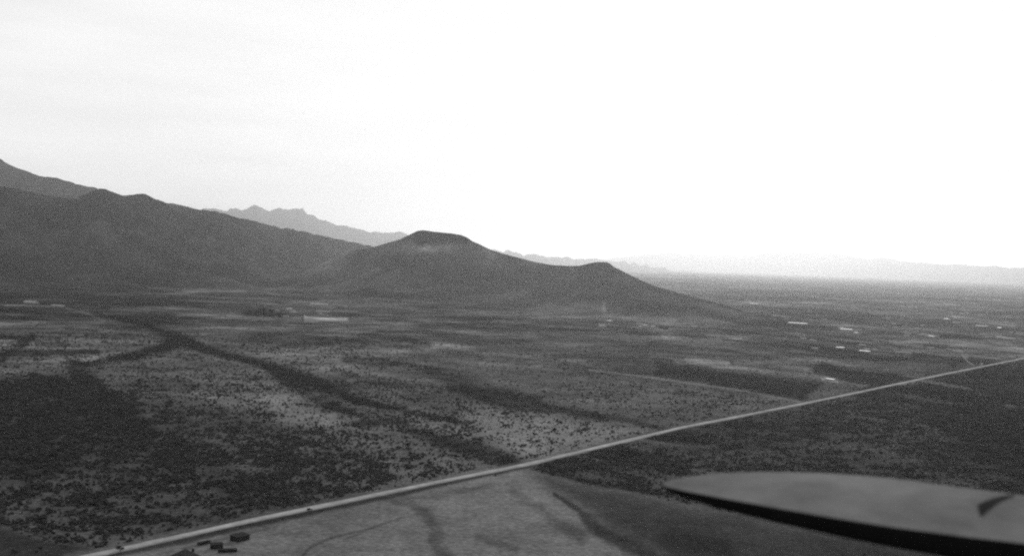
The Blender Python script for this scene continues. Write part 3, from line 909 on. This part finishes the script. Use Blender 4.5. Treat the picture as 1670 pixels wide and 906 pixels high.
lean_to(333, 886.5, (390, 873), 8.5, 2.6, 1.5, 'thin dark open shelter behind the small shed, nearest the road', )
pp = at(314.5, 903)
r = empty('water_tank', (pp.x, pp.y, 0))
tk = MB(); tk.cyl((0, 0, 1.6), (0, 0, 3.2), .75, .75, 14); tk.build('tank', M['dark_wall'], r)
for sx in (-1, 1):
    for sy in (-1, 1): MB().box((sx * .5, sy * .5, .7), (.14, .14, 1.8)).build('leg', M['post'], r)
MB().box((0, 0, 1.54), (1.5, 1.5, .1)).build('platform', M['post'], r)
tag(r, 'dark water tank on four legs left of the small shed', 'water tank')

far_houses = [
 (521, 498, (560, 500), 62, 14, 5, 2.6, 'long bright-roofed building behind the pale yard of the ranch', 'white_wall', 'pale_roof'),
 (472, 505.5, (500, 506), 17, 12, 4.5, 2.4, 'small bright building at the left of the ranch group, just right of the trees', 'white_wall', 'pale_roof'),
 (453, 508, (470, 509), 13, 9, 4, 2, 'dull adobe house between the row of trees and the small bright building', 'adobe', 'adobe'),
 (466, 517.5, (490, 518), 16, 10, 4, 2, 'adobe house beside the dark shed in front of the ranch', 'adobe', 'adobe'),
 (457, 517.5, (470, 518), 8, 7, 4, 1.6, 'dark little shed left of the adobe house at the ranch front', 'dark_wall', 'dark_roof'),
 (529, 509.5, (560, 511), 36, 14, 3.5, 1.6, 'pale low building inside the ranch yard, middle of the group', 'adobe', 'adobe'),
 (51, 494.5, (90, 497), 44, 16, 5, 2.4, 'pale building with a bright roof, middle one of three at the far left', 'white_wall', 'pale_roof'),
 (94, 499.5, (120, 501), 40, 9, 4, .4, 'long low bright building, rightmost of three at the far left', 'white_wall', 'pale_roof'),
 (24, 499.5, (60, 500), 52, 9, 3.5, .4, 'long dull adobe building at the far left edge', 'adobe', 'adobe'),
 (73, 460.5, (100, 461), 48, 18, 5, 3, 'tiny bright house, rightmost of the three highest at far left', 'white_wall', 'pale_roof'),
 (53, 458, (80, 459), 44, 14, 4, 2, 'tiny dull house, middle of the three highest at far left', 'adobe', 'adobe'),
 (27, 459, (50, 460), 36, 14, 4, 2, 'tiny dull house, leftmost of the three highest at far left', 'adobe', 'adobe'),
 (1053, 532.5, (1080, 535), 15, 12, 4.5, 2.5, 'bright small house at the centre right, left of its neighbour', 'white_wall', 'pale_roof'),
 (1066, 534, (1090, 536), 13, 10, 4, 2, 'pale small house between the bright house and the dark long shed', 'adobe', 'pale_roof'),
 (1082, 535.5, (1110, 538), 30, 10, 3.5, 1.8, 'long dark shed right of the two pale houses', 'dark_wall', 'dark_roof'),
 (1301, 528.5, (1340, 531), 62, 12, 4.5, .5, 'long narrow white roof alone on the far plain', 'white_wall', 'pale_roof'),
 (1371, 535.5, (1400, 537), 14, 10, 4, 2, 'small bright house just above the widest bright roof', 'white_wall', 'pale_roof'),
 (1381, 539, (1410, 541), 36, 14, 4.5, 2, 'widest bright roof of the far right cluster', 'white_wall', 'pale_roof'),
 (1397, 545, (1420, 547), 11, 10, 5, 2, 'small white cube-like house below the widest bright roof', 'white_wall', 'pale_roof'),
 (1461, 529, (1490, 531), 30, 12, 3.5, 1.5, 'pale low house beside the wide dark grove tree', 'adobe', 'adobe'),
 (1448, 519, (1470, 520), 24, 12, 4, 2, 'dim adobe house above and left of the grove tree', 'adobe', 'adobe'),
 (1601, 533, (1640, 535), 38, 16, 4, 2, 'pale long house on the far plain near the right edge', 'adobe', 'pale_roof'),
 (1631, 536, (1650, 538), 18, 12, 4, 2, 'pale small house nearest the right edge of the far plain', 'adobe', 'pale_roof'),
 (1230, 496, (1260, 498), 52, 16, 4, 2, 'faint bright roof farthest away right of the small round hill', 'white_wall', 'pale_roof'),
 (1544, 521, (1570, 523), 22, 14, 4, 2, 'pale house in the middle of the far right scrubland', 'white_wall', 'pale_roof'),
 (1410, 574, (1440, 577), 26, 8, 3, .4, 'low pale roof by itself below the far cluster', 'adobe', 'pale_roof'),
 (1354, 620, (1380, 624), 18, 4, 2.4, .3, 'thin bright roof at the edge of the dark field left of the road', 'white_wall', 'pale_roof'),
 (1428, 588, (1450, 592), 15, 5, 2.5, .4, 'low dark shed on a pale streak left of the road', 'dark_wall', 'dark_roof'),
 (1600, 595, (1630, 590), 6, 5, 3, 1.5, 'tiny white hut on the near verge of the road at right', 'white_wall', 'pale_roof'),
]
for a in far_houses:
    house(a[0], a[1], a[2], a[3], a[4], a[5], a[6], a[7], 'building', a[8], a[9], group='distant buildings on the plain')

_r = random.Random(21)
for k in range(34):
    x = _r.uniform(1240, 1668) if k < 28 else _r.uniform(900, 1200)
    y = _r.uniform(512, 572) if k < 28 else _r.uniform(515, 545)
    y = min(y, 575)
    sc_ = 1 + (575 - y) / 50
    house(x, y, (x + 30, y + _r.uniform(1, 4)), _r.uniform(7, 17) * sc_, _r.uniform(5, 8) * sc_, 3.5, _r.choice([.4, 1.6, 2.2]),
          'tiny pale house, one of many scattered over the far plain at right', 'building', _r.choice(['adobe', 'adobe', 'adobe', 'white_wall']), _r.choice(['adobe', 'adobe', 'adobe', 'pale_roof']),
          group='scattered far houses')

# ------------------------------------------------------------------ car on the road
def car(px, py):
    p = at(px, py); d = d0
    rz = math.atan2(d.y, d.x)
    r = empty('car', (p.x, p.y, 0.42), rz)
    MB().prism([(-2.05, .45), (-1.9, .95), (-.2, 1.05), (2.0, .95), (2.15, .5)], -.72, .72).build('body', M['car'], r, bevel=.08)
    MB().prism([(-1.75, .97), (-1.55, 1.72), (.05, 1.76), (.45, 1.04)], -.64, .64).build('cabin', M['car'], r, bevel=.07)
    for s in (-1, 1):
        MB().box((-.7, s * .66, 1.38), (1.35, .04, .4)).build('window', M['glass'], r)
        MB().box((2.12, s * .55, .82), (.16, .24, .24)).build('headlight', M['glass'], r, bevel=.04)
        for x in (-1.35, 1.4):
            w = MB().cyl((x, s * .6, .36), (x, s * .82, .36), .36, .36, 16).build('wheel', M['tyre'], r)
            MB().prism([(x - .52, .4), (x - .35, .82), (x + .3, .84), (x + .58, .45), (x + .4, .5), (x + .2, .74), (x - .25, .74), (x - .4, .5)], s * .7, s * .86).build('fender', M['car'], r)
    return tag(r, 'small dark car travelling along the dirt road at lower left of centre', 'car')
car(504.5, 832.5)

# ------------------------------------------------------------------ aeroplane wing below the camera, lower right
ZW = CAM_H - 2.0
root = empty('aeroplane_wing', at(1700, 850, ZW))
far_e = [(1080, 787.5), (1090, 784.5), (1117, 778), (1161, 772.5), (1236, 769), (1328, 770), (1403, 775), (1477, 784), (1551, 796), (1625, 808.5), (1700, 821), (1800, 838), (1960, 865), (2150, 897)]
near_e = [(1080, 789.5), (1085, 792.5), (1118, 800), (1176, 811), (1258, 826), (1369, 845), (1458, 859), (1530, 868.5), (1588, 876), (1650, 883), (1720, 892), (1830, 906), (1990, 926), (2180, 950)]
thick = [.012, .03, .06, .095, .12, .145, .16, .175, .185, .2, .21, .22, .23, .24]
ns = 14; nc = 15
def wing_section(i, c):
    """c 0 (near, leading edge) .. 1 (far, trailing edge): point of the top skin"""
    pn = at(near_e[i][0], near_e[i][1], ZW); pf = at(far_e[i][0], far_e[i][1], ZW)
    p = pn.lerp(pf, c)
    camber = thick[i] * 0.42 * math.sin(math.pi * min(1, c * 1.0)) ** 0.9 * (1 - c * .35)
    p.z += camber * 0.9
    return p
inv = root.matrix_world.inverted() if False else Matrix.Translation(-Vector(root.location))
# denser stations
def lerp_list(lst, t):
    k = min(int(t), len(lst) - 2); f = t - k
    if isinstance(lst[0], tuple): return tuple(a + (b - a) * f for a, b in zip(lst[k], lst[k + 1]))
    return lst[k] + (lst[k + 1] - lst[k]) * f
ST = [i * 0.25 for i in range((ns - 1) * 4 + 1)]
top = []
for s_ in ST:
    ne = lerp_list(near_e, s_); fe = lerp_list(far_e, s_); th = lerp_list(thick, s_)
    pn = at(ne[0], ne[1], ZW); pf = at(fe[0], fe[1], ZW)
    row = []
    for k in range(nc):
        c = k / (nc - 1)
        p = pn.lerp(pf, c)
        p.z += th * 0.8 * math.sin(math.pi * c ** 1.15) ** 1.1
        row.append((inv @ p, th, pn, pf))
    top.append(row)
V = []; Fc = []
for row in top:
    for k, (p, th, pn, pf) in enumerate(row): V.append(tuple(p))
for row in top:     # underside
    for k, (p, th, pn, pf) in enumerate(row):
        c = k / (nc - 1)
        q = inv @ pn.lerp(pf, c); q.z -= th * (1 - c) ** 0.7 * 0.98 + 0.004
        V.append(tuple(q))
nS = len(ST); off = nS * nc
for i in range(nS - 1):
    for k in range(nc - 1):
        a = i * nc + k
        Fc.append((a, a + nc, a + nc + 1, a + 1))
        b = off + a
        Fc.append((b, b + 1, b + nc + 1, b + nc))
    a = i * nc + nc - 1; Fc.append((a, a + nc, off + a + nc, off + a))
skin = mesh_np('wing_skin', V, Fc, M['wing'], root, smooth=True)
# leading edge strip, its backlit shade put into a near-black colour
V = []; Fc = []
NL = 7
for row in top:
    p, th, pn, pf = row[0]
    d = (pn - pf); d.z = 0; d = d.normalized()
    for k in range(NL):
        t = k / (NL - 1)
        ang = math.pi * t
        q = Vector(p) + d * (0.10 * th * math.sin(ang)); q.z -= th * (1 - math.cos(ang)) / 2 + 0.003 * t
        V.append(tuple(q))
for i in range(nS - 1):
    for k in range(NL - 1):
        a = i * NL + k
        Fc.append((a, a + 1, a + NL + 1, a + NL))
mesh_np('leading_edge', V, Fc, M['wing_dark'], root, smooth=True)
# dark tapered mark laid just above the top skin
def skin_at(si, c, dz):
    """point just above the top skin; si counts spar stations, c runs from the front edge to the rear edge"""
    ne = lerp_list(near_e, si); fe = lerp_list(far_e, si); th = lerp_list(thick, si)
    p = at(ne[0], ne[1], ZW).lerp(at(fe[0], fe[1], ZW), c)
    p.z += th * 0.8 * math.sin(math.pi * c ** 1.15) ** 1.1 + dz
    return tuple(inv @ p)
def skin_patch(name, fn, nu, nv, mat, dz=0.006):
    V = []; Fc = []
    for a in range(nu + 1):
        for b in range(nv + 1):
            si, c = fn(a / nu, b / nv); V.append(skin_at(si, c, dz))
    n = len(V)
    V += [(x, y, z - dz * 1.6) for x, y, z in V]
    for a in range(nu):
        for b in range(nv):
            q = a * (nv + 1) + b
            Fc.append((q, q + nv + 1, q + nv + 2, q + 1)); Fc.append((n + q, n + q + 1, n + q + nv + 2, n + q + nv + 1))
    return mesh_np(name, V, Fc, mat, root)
skin_patch('dark_skin_mark', lambda a, b: (8.3 + .95 * a, .28 + .3 * a + (b - .5) * (.03 + .1 * (1 - a))), 10, 2, M['wing_dark'], .012)
tag(root, 'pale aeroplane wing with a rounded tip and shade-darkened front edge at lower right', 'aeroplane wing')

# ------------------------------------------------------------------ desert haze
hz = MB().box((0, 0, 0), (2, 2, 2)).build('haze', grey_mat('haze_air', 1, 1, 0), None)
HB = 82000.0; ZT = 1400.0; ZB = -60.0
hz.data.materials.clear()
hm = bpy.data.materials.new('haze_air'); hm.use_nodes = True
t = hm.node_tree; t.nodes.clear()
o_ = t.nodes.new('ShaderNodeOutputMaterial'); pv_ = t.nodes.new('ShaderNodeVolumePrincipled')
pv_.inputs['Color'].default_value = (0.82, 0.82, 0.82, 1)
pv_.inputs['Density'].default_value = 2.5e-5
pv_.inputs['Anisotropy'].default_value = 0.74
t.links.new(pv_.outputs[0], o_.inputs['Volume'])
hz.data.materials.append(hm)
hz.scale = (HB, HB, (ZT - ZB) / 2); hz.location = (0, 0, (ZT + ZB) / 2)
tag(hz, kind='stuff')
print('done')
